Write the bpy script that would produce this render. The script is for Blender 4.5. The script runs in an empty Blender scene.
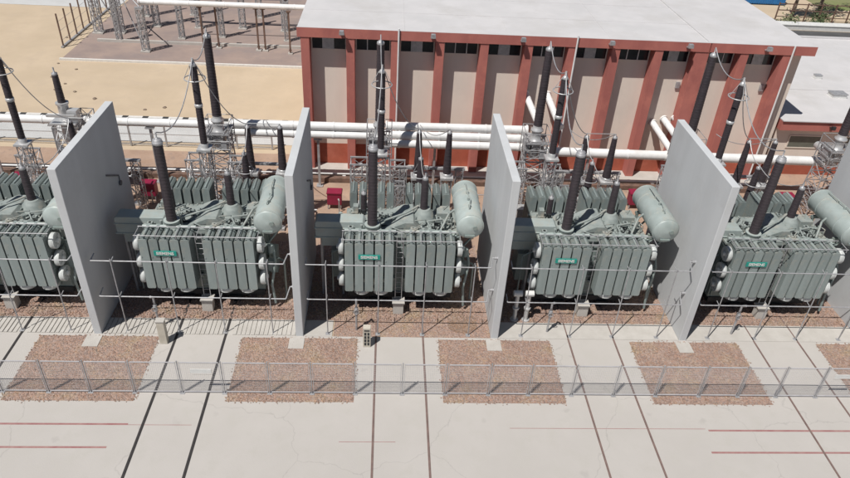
import bpy, bmesh, math, random
from mathutils import Vector, Matrix
random.seed(7)
SC = bpy.context.scene
COL = SC.collection

# ---------------------------------------------------------------- camera
cam_d = bpy.data.cameras.new('camera')
cam = bpy.data.objects.new('camera', cam_d); COL.objects.link(cam)
yaw, pitch, roll = 0.0732, 0.5973, 0.0618
_f = Vector((math.sin(yaw)*math.cos(pitch), math.cos(yaw)*math.cos(pitch), -math.sin(pitch)))
_r = Vector((math.cos(yaw), -math.sin(yaw), 0)); _u = _r.cross(_f)
c_, s_ = math.cos(roll), math.sin(roll)
_x = c_*_r + s_*_u; _y = -s_*_r + c_*_u
cam.matrix_world = Matrix(((_x.x, _y.x, -_f.x, 12.571), (_x.y, _y.y, -_f.y, -23.661),
                           (_x.z, _y.z, -_f.z, 21.666), (0, 0, 0, 1)))
cam_d.sensor_width = 36; cam_d.lens = 36*686.26/850
cam_d.clip_end = 2000; cam_d.clip_start = 0.5
SC.camera = cam

# ---------------------------------------------------------------- light
SUN_EL, SUN_DX, SUN_DY = math.radians(60.5), 0.695, 0.719      # shadows fall towards (+x, +y)
w = bpy.data.worlds.new('World'); SC.world = w; w.use_nodes = True
nt = w.node_tree
bg = nt.nodes['Background']
sky = nt.nodes.new('ShaderNodeTexSky'); sky.sky_type = 'NISHITA'; sky.sun_disc = False
sky.sun_elevation = SUN_EL; sky.sun_rotation = math.atan2(-SUN_DX, -SUN_DY) % (2*math.pi)
sky.dust_density = 0.3; sky.air_density = 0.8
nt.links.new(sky.outputs[0], bg.inputs[0]); bg.inputs[1].default_value = 0.05
sl = bpy.data.lights.new('sun', 'SUN'); sl.energy = 5.0; sl.angle = math.radians(0.5); sl.color = (1.0, 0.965, 0.915)
so = bpy.data.objects.new('sun', sl); COL.objects.link(so)
so.location = (-30, -40, 80)
so.rotation_euler = Vector((SUN_DX*math.cos(SUN_EL), SUN_DY*math.cos(SUN_EL), -math.sin(SUN_EL))).to_track_quat('-Z', 'Y').to_euler()
SC.view_settings.view_transform = 'Standard'; SC.view_settings.look = 'None'
SC.view_settings.exposure = -0.14; SC.view_settings.gamma = 1.0
SC.view_settings.use_curve_mapping = False

# ---------------------------------------------------------------- materials
def mat(name, col, col2=None, scale=3.0, rough=0.7, metal=0.0, bump=0.0, bscale=None, detail=5, lo=0.35, hi=0.65,
        speck=None, stretch=None, col3=None, s3=0.3, vary=0, crack=0):
    m = bpy.data.materials.new(name); m.use_nodes = True
    n = m.node_tree.nodes; l = m.node_tree.links
    b = n['Principled BSDF']; b.inputs['Roughness'].default_value = rough; b.inputs['Metallic'].default_value = metal
    tc = n.new('ShaderNodeTexCoord'); src = tc.outputs['Object']
    if stretch:
        mp = n.new('ShaderNodeMapping'); mp.inputs['Scale'].default_value = stretch
        l.new(src, mp.inputs[0]); src = mp.outputs[0]
    nz = n.new('ShaderNodeTexNoise'); nz.inputs['Scale'].default_value = scale; nz.inputs['Detail'].default_value = detail
    nz.inputs['Roughness'].default_value = 0.62
    l.new(src, nz.inputs['Vector'])
    rp = n.new('ShaderNodeValToRGB'); rp.color_ramp.elements[0].position = lo; rp.color_ramp.elements[1].position = hi
    c2 = col2 or tuple(min(1, x*0.86) for x in col)
    rp.color_ramp.elements[0].color = (*c2, 1); rp.color_ramp.elements[1].color = (*col, 1)
    l.new(nz.outputs[0], rp.inputs[0]); out = rp.outputs[0]
    if col3:
        n3 = n.new('ShaderNodeTexNoise'); n3.inputs['Scale'].default_value = s3; n3.inputs['Detail'].default_value = 6
        n3.inputs['Roughness'].default_value = 0.65
        l.new(tc.outputs['Object'], n3.inputs['Vector'])
        r3 = n.new('ShaderNodeValToRGB'); r3.color_ramp.elements[0].position = 0.5; r3.color_ramp.elements[1].position = 0.68
        l.new(n3.outputs[0], r3.inputs[0])
        mx = n.new('ShaderNodeMix'); mx.data_type = 'RGBA'; l.new(r3.outputs[0], mx.inputs[0])
        l.new(out, mx.inputs[6]); mx.inputs[7].default_value = (*col3, 1); out = mx.outputs[2]
    if speck:                                   # stones: cells of varied brightness
        vo = n.new('ShaderNodeTexVoronoi'); vo.inputs['Scale'].default_value = speck[0]
        l.new(tc.outputs['Object'], vo.inputs['Vector'])
        sx = n.new('ShaderNodeSeparateColor'); l.new(vo.outputs['Color'], sx.inputs[0])
        mr = n.new('ShaderNodeMapRange'); mr.inputs['To Min'].default_value = speck[1]; mr.inputs['To Max'].default_value = speck[2]
        l.new(sx.outputs[0], mr.inputs[0])
        hs = n.new('ShaderNodeHueSaturation'); l.new(mr.outputs[0], hs.inputs['Value']); l.new(out, hs.inputs['Color'])
        mr2 = n.new('ShaderNodeMapRange'); mr2.inputs['To Min'].default_value = 0.7; mr2.inputs['To Max'].default_value = 1.15
        l.new(sx.outputs[1], mr2.inputs[0]); l.new(mr2.outputs[0], hs.inputs['Saturation'])
        out = hs.outputs[0]
        bp = n.new('ShaderNodeBump'); bp.inputs['Strength'].default_value = 0.7; bp.inputs['Distance'].default_value = 0.05
        bp.invert = True
        l.new(vo.outputs['Distance'], bp.inputs['Height']); l.new(bp.outputs[0], b.inputs['Normal'])
    elif bump:
        nb = n.new('ShaderNodeTexNoise'); nb.inputs['Scale'].default_value = bscale or scale*6; nb.inputs['Detail'].default_value = 6
        l.new(tc.outputs['Object'], nb.inputs['Vector'])
        bp = n.new('ShaderNodeBump'); bp.inputs['Strength'].default_value = bump; bp.inputs['Distance'].default_value = 0.05
        l.new(nb.outputs[0], bp.inputs['Height']); l.new(bp.outputs[0], b.inputs['Normal'])
    if crack:                                   # hairline cracks and drips
        nd = n.new('ShaderNodeTexNoise'); nd.inputs['Scale'].default_value = 1.2; nd.inputs['Detail'].default_value = 5; l.new(tc.outputs['Object'], nd.inputs['Vector'])
        va = n.new('ShaderNodeMixRGB'); va.blend_type = 'ADD'; va.inputs[0].default_value = 0.9; l.new(tc.outputs['Object'], va.inputs[1]); l.new(nd.outputs['Color'], va.inputs[2])
        vc = n.new('ShaderNodeTexVoronoi'); vc.feature = 'DISTANCE_TO_EDGE'; vc.inputs['Scale'].default_value = .17; l.new(va.outputs[0], vc.inputs['Vector'])
        mc = n.new('ShaderNodeMapRange'); mc.inputs['From Max'].default_value = .0045; mc.inputs['To Min'].default_value = 1-crack; l.new(vc.outputs['Distance'], mc.inputs[0])
        vd = n.new('ShaderNodeTexVoronoi'); vd.inputs['Scale'].default_value = .55; l.new(va.outputs[0], vd.inputs['Vector'])
        md = n.new('ShaderNodeMapRange'); md.inputs['From Min'].default_value = .05; md.inputs['From Max'].default_value = .11; md.inputs['To Min'].default_value = 1-crack*.6; l.new(vd.outputs['Distance'], md.inputs[0])
        mm_ = n.new('ShaderNodeMath'); mm_.operation = 'MULTIPLY'; l.new(mc.outputs[0], mm_.inputs[0]); l.new(md.outputs[0], mm_.inputs[1])
        hc = n.new('ShaderNodeHueSaturation'); l.new(mm_.outputs[0], hc.inputs['Value']); l.new(out, hc.inputs['Color']); out = hc.outputs[0]
    if vary:                                    # every piece of paintwork has weathered a little differently
        oi = n.new('ShaderNodeObjectInfo'); mv = n.new('ShaderNodeMapRange')
        mv.inputs['To Min'].default_value = 1-vary; mv.inputs['To Max'].default_value = 1+vary*.6
        l.new(oi.outputs['Random'], mv.inputs[0]); hv = n.new('ShaderNodeHueSaturation')
        l.new(mv.outputs[0], hv.inputs['Value']); l.new(out, hv.inputs['Color']); out = hv.outputs[0]
    l.new(out, b.inputs['Base Color'])
    return m

M = {
 'sand': mat('sand', (.55, .44, .315), (.49, .39, .275), .25, .95, bump=.25, bscale=1.5, col3=(.50, .40, .29), s3=.6),
 'soil': mat('soil', (.44, .31, .23), (.33, .225, .165), .9, .95, bump=.4, bscale=6, col3=(.30, .215, .17), s3=1.8),
 'comp': mat('compound', (.35, .265, .225), (.27, .21, .19), .35, .95, bump=.2, bscale=5, col3=(.25, .205, .195), s3=.25),
 'gravel': mat('gravel', (.36, .243, .188), (.315, .21, .165), .9, .95, speck=(17, .72, 1.25), col3=(.345, .25, .17), s3=.9),
 'oilgravel': mat('oily_gravel', (.285, .185, .125), (.24, .155, .11), .9, .8, speck=(17, .72, 1.25)),
 'concrete': mat('concrete_yard', (.48, .452, .422), (.455, .428, .398), .35, .85, bump=.08, bscale=20, col3=(.455, .43, .395), s3=1.3, crack=.15),
 'slab': mat('concrete_slab', (.50, .475, .44), (.44, .415, .38), 1.5, .85, bump=.1, bscale=20),
 'wall': mat('fire_wall_concrete', (.57, .585, .595), (.525, .54, .55), .9, .8, bump=.05, bscale=9, stretch=(1, 1, .14), col3=(.515, .525, .53), s3=.5),
 'road': mat('road', (.56, .56, .55), (.50, .50, .49), .6, .9),
 'kerbw': mat('kerb_white', (.72, .70, .66), None, 5, .8), 'kerbb': mat('kerb_black', (.05, .05, .05), None, 5, .8),
 'green': mat('transformer_paint', (.235, .28, .27), (.19, .235, .226), 1.4, .5, bump=.03, bscale=12, col3=(.27, .30, .26), s3=1.3),
 'fin': mat('radiator_paint', (.268, .312, .305), (.222, .262, .256), 2.2, .5, stretch=(1, 1, .3), col3=(.31, .315, .28), s3=1.6, vary=.16),
 'pale': mat('pale_green_paint', (.385, .44, .425), (.32, .37, .355), 1.6, .45, col3=(.39, .40, .36), s3=1.5, vary=.12),
 'cover': mat('dusty_cover', (.31, .345, .33), (.205, .24, .23), 2.0, .7, col3=(.38, .36, .31), s3=1.5),
 'fanw': mat('fan_white', (.56, .58, .57), (.46, .48, .47), 4, .5),
 'dark': mat('dark_steel', (.035, .04, .042), (.02, .022, .025), 3, .6),
 'bracket': mat('bracket_steel', (.16, .16, .17), (.11, .11, .12), 3, .7),
 'galv': mat('galvanised_steel', (.47, .47, .48), (.33, .33, .34), 5, .5, metal=.35),
 'stone': mat('field_stone', (.25, .19, .14), (.17, .13, .10), 3, .9),
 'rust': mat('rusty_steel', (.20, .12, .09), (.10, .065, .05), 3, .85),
 'porc': mat('brown_insulator', (.05, .039, .045), (.036, .029, .034), 4, .55),
 'pipe': mat('white_duct', (.80, .80, .79), (.72, .72, .71), 2.2, .5, col3=(.68, .67, .65), s3=1.2),
 'alu': mat('aluminium', (.62, .62, .62), (.5, .5, .5), 3, .4, metal=.4),
 'fencew': mat('fence_wire', (.50, .49, .50), (.42, .41, .42), 3, .6),
 'red': mat('red_plaster', (.46, .158, .13), (.385, .125, .105), .8, .85, bump=.05, stretch=(1, 1, .3), col3=(.52, .18, .14), s3=.5),
 'brick': mat('red_dado', (.40, .105, .062), (.33, .085, .05), .8, .85, col3=(.46, .14, .09), s3=.7),
 'stucco': mat('beige_plaster', (.77, .675, .59), (.71, .62, .54), .7, .9, bump=.05, stretch=(1, 1, .35), col3=(.70, .62, .545), s3=.4),
 'roof': mat('roof_membrane', (.60, .585, .585), (.54, .53, .53), .5, .75, col3=(.52, .505, .495), s3=.3),
 'glass': mat('dark_glass', (.018, .02, .025), (.012, .014, .017), 2, .15),
 'dustyglass': mat('dusty_glass', (.15, .155, .13), (.10, .105, .09), 2, .3),
 'white': mat('white_paint', (.72, .72, .70), (.62, .62, .60), 3, .6),
 'mag': mat('fire_red_cabinet', (.27, .012, .05), (.21, .012, .04), 3, .5),
 'teal': mat('teal_sign', (.012, .30, .245), (.012, .27, .22), 3, .5),
 'orangered': mat('joint_sealant', (.30, .13, .13), (.37, .22, .20), 2, .9),
 'groove': mat('groove_dark', (.045, .04, .04), (.03, .028, .028), 3, .9),
 'groove2': mat('groove_dusty', (.22, .15, .13), (.15, .105, .095), 2.5, .9),
 'leaf': mat('leaf', (.09, .12, .045), (.045, .07, .025), 2, .7), 'leaf2': mat('leaf_pale', (.14, .16, .07), (.09, .11, .05), 2, .7),
 'bark': mat('bark', (.20, .16, .13), (.12, .10, .08), 4, .9),
 'grass': mat('field_grass', (.17, .21, .07), (.24, .22, .12), .5, .95),
 'blue': mat('blue_paint', (.03, .19, .46), (.025, .15, .38), 2, .5),
 'shade_strip': mat('shade_strip', (.09, .09, .09), (.07, .07, .07), 1, .9),
 'cream': mat('cream_box', (.56, .52, .44), (.47, .43, .36), 3, .7),
}

# ---------------------------------------------------------------- mesh builder
class MB:
    def __init__(s): s.v = []; s.f = []; s.sm = []
    def add(s, vs, fs, smooth=False):
        o = len(s.v); s.v += [tuple(p) for p in vs]
        for f in fs: s.f.append(tuple(i+o for i in f)); s.sm.append(smooth)
        return s
    def box(s, a, b):
        x0, y0, z0 = a; x1, y1, z1 = b
        s.add([(x0,y0,z0),(x1,y0,z0),(x1,y1,z0),(x0,y1,z0),(x0,y0,z1),(x1,y0,z1),(x1,y1,z1),(x0,y1,z1)],
              [(0,3,2,1),(4,5,6,7),(0,1,5,4),(1,2,6,5),(2,3,7,6),(3,0,4,7)]); return s
    def quad(s, x0, y0, x1, y1, z):
        s.add([(x0,y0,z),(x1,y0,z),(x1,y1,z),(x0,y1,z)], [(0,1,2,3)]); return s
    def prism(s, poly, y0, y1):                 # polygon in (x, z), extruded along y
        n = len(poly)
        s.add([(x, y0, z) for x, z in poly]+[(x, y1, z) for x, z in poly],
              [tuple(range(n)), tuple(range(2*n-1, n-1, -1))]+[(i, i+n, (i+1) % n+n, (i+1) % n) for i in range(n)]); return s
    def cyl(s, p0, p1, r0, r1=None, n=10, smooth=True):
        p0 = Vector(p0); p1 = Vector(p1); r1 = r0 if r1 is None else r1
        d = (p1-p0).normalized(); a = d.orthogonal().normalized(); b = d.cross(a)
        ring = [(math.cos(2*math.pi*i/n), math.sin(2*math.pi*i/n)) for i in range(n)]
        vs = [p0+(a*c+b*q)*r0 for c, q in ring]+[p1+(a*c+b*q)*r1 for c, q in ring]
        s.add(vs, [(i, (i+1) % n, (i+1) % n+n, i+n) for i in range(n)], smooth)
        s.add(vs[:n], [tuple(range(n-1, -1, -1))]); s.add(vs[n:], [tuple(range(n))]); return s
    def tube(s, pts, r, n=6):
        for a, b in zip(pts[:-1], pts[1:]): s.cyl(a, b, r, n=n)
        return s
    def lathe(s, prof, o=(0,0,0), ax=(0,0,1), n=16, smooth=True):     # prof: (radius, height along ax)
        o = Vector(o); d = Vector(ax).normalized(); a = d.orthogonal().normalized(); b = d.cross(a)
        vs = []
        for r, h in prof:
            for i in range(n):
                t = 2*math.pi*i/n; vs.append(o+d*h+(a*math.cos(t)+b*math.sin(t))*r)
        fs = []
        for k in range(len(prof)-1):
            for i in range(n): fs.append((k*n+i, k*n+(i+1) % n, (k+1)*n+(i+1) % n, (k+1)*n+i))
        s.add(vs, fs, smooth)
        s.add(vs[:n], [tuple(range(n-1, -1, -1))]); s.add(vs[-n:], [tuple(range(n))]); return s
    def torus(s, c, R, r, ax=(0,0,1), n=20, k=6):
        c = Vector(c); d = Vector(ax).normalized(); a = d.orthogonal().normalized(); b = d.cross(a)
        vs = []; fs = []
        for i in range(n):
            t = 2*math.pi*i/n; e = a*math.cos(t)+b*math.sin(t)
            for j in range(k):
                q = 2*math.pi*j/k; vs.append(c+e*(R+r*math.cos(q))+d*(r*math.sin(q)))
        for i in range(n):
            for j in range(k): fs.append((i*k+j, ((i+1) % n)*k+j, ((i+1) % n)*k+(j+1) % k, i*k+(j+1) % k))
        s.add(vs, fs, True); return s
    def build(s, name, m, parent=None, bevel=0):
        me = bpy.data.meshes.new(name); me.from_pydata(s.v, [], s.f); me.update()
        me.polygons.foreach_set('use_smooth', s.sm)
        bm = bmesh.new(); bm.from_mesh(me); bmesh.ops.recalc_face_normals(bm, faces=bm.faces); bm.to_mesh(me); bm.free()
        me.materials.append(M[m] if isinstance(m, str) else m)
        o = bpy.data.objects.new(name, me); COL.objects.link(o)
        if parent: o.parent = parent
        if bevel:
            bv = o.modifiers.new('bevel', 'BEVEL'); bv.width = bevel; bv.segments = 2; bv.limit_method = 'ANGLE'
        return o

def tag(o, label, cat, group=None):
    o['label'] = label; o['category'] = cat
    if group: o['group'] = group
    return o
def thing(name, label, cat, loc=(0,0,0), group=None):
    o = bpy.data.objects.new(name, None); COL.objects.link(o); o.location = loc
    return tag(o, label, cat, group)
def struct(o): o['kind'] = 'structure'; return o
def copy_tree(o, parent=None, loc=None, label=None):
    kids = [c for c in COL.objects if c.parent == o]
    c = o.copy(); COL.objects.link(c)
    if parent: c.parent = parent
    if loc is not None: c.location = loc
    if label: c['label'] = label
    for k in kids: copy_tree(k, c)
    return c

BAYS = [-9, 0, 9, 18, 27]
WHERE = ['left of the first wall', 'between first and second walls',
         'between second and third walls', 'between third and fourth walls',
         'right of the fourth wall', 'beside the fifth wall']

# ---------------------------------------------------------------- ground and roads
struct(MB().quad(-900, -300, 900, 1500, -.02).build('ground', 'sand'))
struct(MB().quad(-60, 1.1, 60, 17.9, -.012).build('ground', 'soil'))
struct(MB().quad(-60, -60, 60, 0.0, 0).build('pavement', 'concrete'))
struct(MB().quad(-60, 19.2, 7.0, 22.7, -.008).build('road', 'road'))
for i, x in enumerate(BAYS):
    struct(MB().quad(x+0.005, 1.12, x+8.65, 7.6, -.004).build('ground', 'gravel'))
    if i < 2: struct(MB().quad(x+(1 if i == 0 else .01), .005, x+8.64, 1.12, -.010).build('pavement', 'slab'))
    if i == 2:
        struct(MB().quad(x+1.35, 0.005, x+8.65, 1.12, -.003).build('ground', 'gravel'))
        struct(MB().box((x+.01, .005, -.05), (x+1.3, 1.1, .01)).build('pavement', 'slab'))
    elif i > 2:
        struct(MB().box((x+.01, .005, -.05), (x+8.64, 1.12, .012)).build('pavement', 'slab'))
for x in (-2.62, 6.28, 15.2, 24.2, 33.3):                        # gravel pads between the rail pairs
    struct(MB().quad(x, -3.98, x+5.2, -.14, .004).build('ground', 'gravel'))
for x in (0, 9, 18, 27): struct(MB().box((x-.6, -.85, -.05), (x+.08, -.145, .03)).build('pavement', 'slab'))
# expansion joints of the yard
for (x0, x1, y) in ((-30, 2.75, -5.17), (-30, 2.3, -6.28), (26.0, 60, -5.38), (25.7, 60, -6.48)):
    struct(MB().quad(x0, y-.045, x1, y+.045, .003).build('pavement', 'orangered'))
for (x0, x1, y) in ((2.75, 5.2, -5.2), (17.8, 25.9, -5.3), (11.0, 13.2, -6.0)):
    struct(MB().quad(x0, y-.012, x1, y+.012, .003).build('pavement', 'orangered'))
# plinth strip along the building
struct(MB().box((6.9, 15.0, -.05), (38.4, 16.58, .14)).build('pavement', 'slab', bevel=.02))
# far side: compound floor with pale kerb, far road, field
struct(MB().box((-14.9, 34.0, -.05), (7.0, 60, .06)).build('ground', 'comp'))
struct(MB().box((-15.0, 33.75, -.05), (7.0, 33.95, .16)).build('kerb', 'kerbw'))
struct(MB().quad(-80, 49, -15.2, 75, -.006).build('road', 'road'))
struct(MB().quad(52, 46.2, 120, 50.8, -.006).build('road', 'shade_strip'))  # dark ground strip, paints the shadow band below the low white wall
struct(MB().quad(66, 60, 160, 120, -.006).build('ground', 'grass'))
# striped kerb of the service road
kw = MB(); kb = MB()
x = -40.0; k = 0
while x < 6.8:
    (kb if k % 2 else kw).box((x, 22.72, -.05), (x+(.42 if k % 2 else 1.0), 22.98, .1)); x += (.42 if k % 2 else 1.0); k += 1
kr = thing('striped_kerb', 'low kerb painted in black and white along the sandy roadside', 'kerb', (0, 22.72, 0))
kw.build('white_stripes', 'kerbw', kr).location = (0, -22.72, 0); kb.build('black_stripes', 'kerbb', kr).location = (0, -22.72, 0)

# stones lying loose on the gravel and spilled over its edges
m = MB(); rs = random.Random(11)
def stone_at(x, y, s):
    a = rs.uniform(0, 6.3); ca, sa = math.cos(a), math.sin(a)
    pts = [(1, 0, .1), (.2, .9, .05), (-.9, .3, .1), (-.3, -.9, .05), (.1, .05, .75), (0, 0, -.3)]
    m.add([(x+s*(p[0]*ca-p[1]*sa)*rs.uniform(.8, 1.2), y+s*(p[0]*sa+p[1]*ca)*rs.uniform(.8, 1.2), .008+s*p[2]) for p in pts],
          [(0,1,4),(1,2,4),(2,3,4),(3,0,4),(1,0,5),(2,1,5),(3,2,5),(0,3,5)])
for x in (-2.62, 6.28, 15.2, 24.2, 33.3):
    for k in range(500): stone_at(x+rs.uniform(0, 5.2), rs.uniform(-3.98, -.14), rs.uniform(.02, .045))
    for k in range(260):
        e = rs.choice((0, 1, 2, 3)); j = rs.gauss(0, .05)
        if e == 0: stone_at(x+j, rs.uniform(-3.98, -.14), rs.uniform(.025, .05))
        elif e == 1: stone_at(x+5.2+j, rs.uniform(-3.98, -.14), rs.uniform(.025, .05))
        elif e == 2: stone_at(x+rs.uniform(0, 5.2), -3.98+j, rs.uniform(.025, .05))
        else: stone_at(x+rs.uniform(0, 5.2), -.14+j, rs.uniform(.025, .05))
for x in BAYS:
    for k in range(1500):
        stone_at(x+rs.uniform(.1, 8.5), 1.14+abs(rs.gauss(0, 1.2)), rs.uniform(.03, .08))
o = m.build('gravel', 'gravel'); o['kind'] = 'stuff'

# ---------------------------------------------------------------- rails in the yard
for i, x in enumerate(BAYS):
    for j, u in enumerate((3.32, 5.49)):
        X = x+u
        thin = i >= 3
        t = thing('steel_rail', ('left' if j == 0 else 'right')+' sunken rail running out of the bay '+WHERE[i].replace(', cut by the photo edge', ''), 'rail', (X, 0, 0), 'transformer rails set in the yard')
        g = MB().quad(-.058 if i < 2 else -.045, -14, .058 if i < 2 else .045, 5.6, .0075)
        g.build('groove', 'groove' if i < 2 else 'groove2', t)
        h = MB().box((-.03, -14, .004), (.03, 5.6, .016 if not thin else .02)); h.build('rail_head', 'groove' if i < 2 else 'groove2', t)

# ---------------------------------------------------------------- slatted trench covers
for i in (0, 1):
    m = MB(); x = BAYS[i]; xx = x+.05
    if i == 0: xx = x+1
    while xx < x+8.55:
        if not any(abs(xx+.07-(x+u)) < .2 for u in (3.32, 5.49)):
            m.box((xx, .03, -.03), (xx+.15+random.uniform(-.01, .01), 1.08+random.uniform(-.02, .02), .02+random.uniform(0, .015)))
        xx += .205
    o = m.build('trench_cover', 'slab')
    tag(o, 'pale slatted concrete trench cover before the transformer '+WHERE[i], 'trench cover', 'slatted trench covers')

# oily brown patch on the gravel by the third fire wall
ro = random.Random(5); pv = [(16.35+(.85+.25*ro.random())*.75*math.cos(a*.39), 1.05+(.8+.35*ro.random())*.85*math.sin(a*.39), .001) for a in range(16)]
struct(MB().add(pv, [tuple(range(16))]).build('ground', 'oilgravel'))

# ---------------------------------------------------------------- fire walls
names = ['first', 'second', 'third', 'fourth', 'fifth']
H, L, T = 8.4, 6.53, .344
wl = ['tall grey concrete fire wall, leftmost, its right face in deep shade', 'second grey fire wall from left, leaning past the striped slat cover',
      'third fire wall from left, pale left face and narrow front edge', 'fourth fire wall from left, broad pale left face in full sun',
      'fifth fire wall, only its sunlit upper corner showing at the right edge']
for i in range(5):
    x = i*9
    m = MB().box((x-T, 0, -.3), (x, L, H))
    o = m.build('fire_wall', 'wall', bevel=.025)
    tag(o, wl[i], 'wall', 'concrete fire walls between the transformers')
    b = MB().add([(0, 4.05, 5.83), (.05, 4.05, 5.83), (.05, 5.33, 5.13), (0, 5.33, 5.13), (0, 4.05, 5.92), (.05, 4.05, 5.92), (.05, 5.33, 5.22), (0, 5.33, 5.22)], [(0,3,2,1),(4,5,6,7),(0,1,5,4),(1,2,6,5),(2,3,7,6),(3,0,4,7)]); b.cyl((0, 5.32, 4.78), (.08, 5.32, 4.78), .13, n=12); b.cyl((.03, 5.32, 4.8), (.03, 5.33, 5.18), .025, n=6)
    q = b.build('cable_bracket', 'bracket', o); q.location = (x, 0, 0)
    for zz in (2.2, 4.0):
        p = MB().cyl((-T-.16, .85, zz), (-T, .85, zz), .07, n=8); p = p.build('pipe_clamp', 'galv', o); p.location = (x, 0, 0)

# ---------------------------------------------------------------- insulator profile
def sheds(r_in, r_out, z0, z1, n, taper=1.0):
    pr = []
    for k in range(n):
        t = k/(n-1); q = 1-(1-taper)*t; z = z0+(z1-z0)*k/n; dz = (z1-z0)/n
        ro = r_out*(0.97 if k % 2 else 1.0); r_in = max(r_in, r_out*.93)
        pr += [(r_in*q, z), (ro*q, z+dz*.32), (ro*q*.99, z+dz*.42), (r_in*q, z+dz*.75)]
    pr.append((r_in*taper, z1)); return pr

# ---------------------------------------------------------------- transformer
def make_transformer():
    r = thing('power_transformer', 'x', 'transformer', (0,0,0), 'grey green power transformers between the fire walls')
    b = MB().box((1.9, 2.55, .32), (6.9, 5.45, .62))
    for u in (3.32, 5.49):
        b.box((u-.28, 2.4, .12), (u+.28, 5.6, .33))
    b.build('base_frame', 'dark', r)
    for u in (3.32, 5.49):
        for y in (2.7, 5.2):
            MB().cyl((u-.1, y, .19), (u+.1, y, .19), .18, n=14).build('wheel', 'rust', r)
    t = MB().box((1.85, 2.62, .62), (6.95, 4.75, 3.86))
    for k in range(11): t.box((1.95+k*.49, 2.55, .75), (2.02+k*.49, 2.62, 3.7)); t.box((1.95+k*.49, 4.75, .75), (2.02+k*.49, 4.82, 3.7))
    for k in range(4): t.box((1.78, 2.8+k*.55, .75), (1.85, 2.87+k*.55, 3.7)); t.box((6.95, 2.8+k*.55, .75), (7.02, 2.87+k*.55, 3.7))
    t.build('tank', 'green', r)
    c = MB().box((1.78, 2.5, 3.863), (7.03, 4.85, 3.96))
    for k in range(26):
        c.cyl((1.85+k*.2, 2.56, 3.96), (1.85+k*.2, 2.56, 4.0), .03, n=6); c.cyl((1.85+k*.2, 4.79, 3.96), (1.85+k*.2, 4.79, 4.0), .03, n=6)
    c.build('tank_cover', 'cover', r)
    # sloped roof-like boxes on the cover
    s = MB().prism([(3.55, 3.963), (5.3, 3.963), (4.95, 4.42), (4.55, 4.42)], 2.9, 4.6)
    s.prism([(4.1, 3.963), (6.6, 3.963), (6.5, 4.1), (4.2, 4.1)], 2.52, 2.86)
    s.build('cable_hood', 'cover', r, bevel=.02)
    m2 = MB().box((6.1, 4.0, 3.963), (6.75, 4.7, 4.3)); m2.build('terminal_box', 'cover', r, bevel=.02)
    MB().box((2.1, 4.3, 3.963), (2.35, 4.6, 4.4)).build('terminal_box', 'cover', r, bevel=.02)
    # radiators: stacks of flat fins hung on two headers
    rad = {}
    for side, (ya, yb) in (('f', (1.5, 2.42)), ('r', (5.62, 6.7))):
        for bank in (1.84, 4.62):
            for k in range(5):
                u = bank+k*.455
                mm = MB()
                nf = 12
                for q in range(nf):
                    y = ya+(yb-ya-.035)*q/(nf-1)
                    zt = 4.17
                    a, b2 = (.0, .385) if side == 'f' else (.03, .385); zt = 4.17 if side == 'f' else 4.38
                    mm.prism([(a, 1.52), (a+.05, 1.47), (b2-.05, 1.47), (b2, 1.52), (b2, zt-.06), (b2-.06, zt), (a+.06, zt), (a, zt-.06)], y, y+.035)
                mm.cyl((.2, ya+.02, 4.2 if side == 'f' else 4.4), (.2, yb+.16 if side == 'f' else yb-.02, 4.2 if side == 'f' else 4.4), .07 if side == 'f' else .05, n=8)
                mm.cyl((.2, ya+.02, 1.5), (.2, yb+.16 if side == 'f' else yb-.02, 1.5), .06, n=8)
                if side == 'f': mm.box((.14, 2.4, 4.12), (.26, 2.62, 4.28)); mm.box((.02, ya-.02, 3.2), (.06, ya-.001, 3.26))
                else: mm.cyl((.2, 4.82, 3.5), (.2, ya+.05, 3.5), .05, n=8)
                if side not in rad:
                    rad[side] = mm.build('radiator', 'fin', r); o = rad[side]
                else:
                    o = rad[side].copy(); COL.objects.link(o); o.parent = r
                o.location = (u, 0, 0)
    # header beams holding the radiator banks
    for bank in (1.84, 4.62):
        hb = MB()
        hb.cyl((bank-.05, 2.52, 4.2), (bank+2.3, 2.52, 4.2), .085, n=10); hb.cyl((bank-.05, 2.52, 1.5), (bank+2.3, 2.52, 1.5), .085, n=10)
        hb.tube([(bank+1.1, 2.52, 4.2), (bank+1.1, 2.9, 4.1)], .09, 8)
        hb.tube([(bank+1.1, 2.52, 1.5), (bank+1.1, 2.52, 4.2)], .06, 8); hb.build('oil_header', 'pale', r)
        MB().cyl((bank-.05, 5.3, 3.5), (bank+2.3, 5.3, 3.5), .07, n=10).build('oil_header', 'pale', r)
    tr = MB().tube([(1.7, 1.52, 4.36), (7.1, 1.52, 4.36)], .022); tr.tube([(1.7, 2.2, 4.4), (7.1, 2.2, 4.4)], .022)
    for k in range(7): tr.cyl((1.75+k*.88, 1.52, 4.2), (1.75+k*.88, 1.52, 4.4), .018, n=5); tr.tube([(1.75+k*.88, 1.52, 4.37), (1.75+k*.88, 2.2, 4.4)], .018)
    tr.build('cable_rail', 'galv', r)
    # fans: three each side, two under each bank
    def fan(p, ax, rad_):
        f = MB(); d = Vector(ax)
        f.lathe([(rad_*.93, 0), (rad_, .02), (rad_, .17), (rad_*.95, .2)], p, ax, 20)
        f.torus(Vector(p)+d*.205, rad_*.95, .02, ax)
        f.torus(Vector(p)+d*.21, rad_*.55, .012, ax)
        fo = f.build('cooling_fan', 'fanw', r)
        mo = MB().lathe([(.12, .18), (.12, .3), (.08, .33)], p, ax, 12)
        for k in range(4):
            a = Vector(d).orthogonal().normalized(); bb = d.cross(a); e = a*math.cos(k*math.pi/2)+bb*math.sin(k*math.pi/2)
            mo.tube([Vector(p)+d*.24, Vector(p)+d*.215+e*rad_*.95], .014, 5)
        mo.build('fan_motor', 'fanw', fo)
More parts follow.
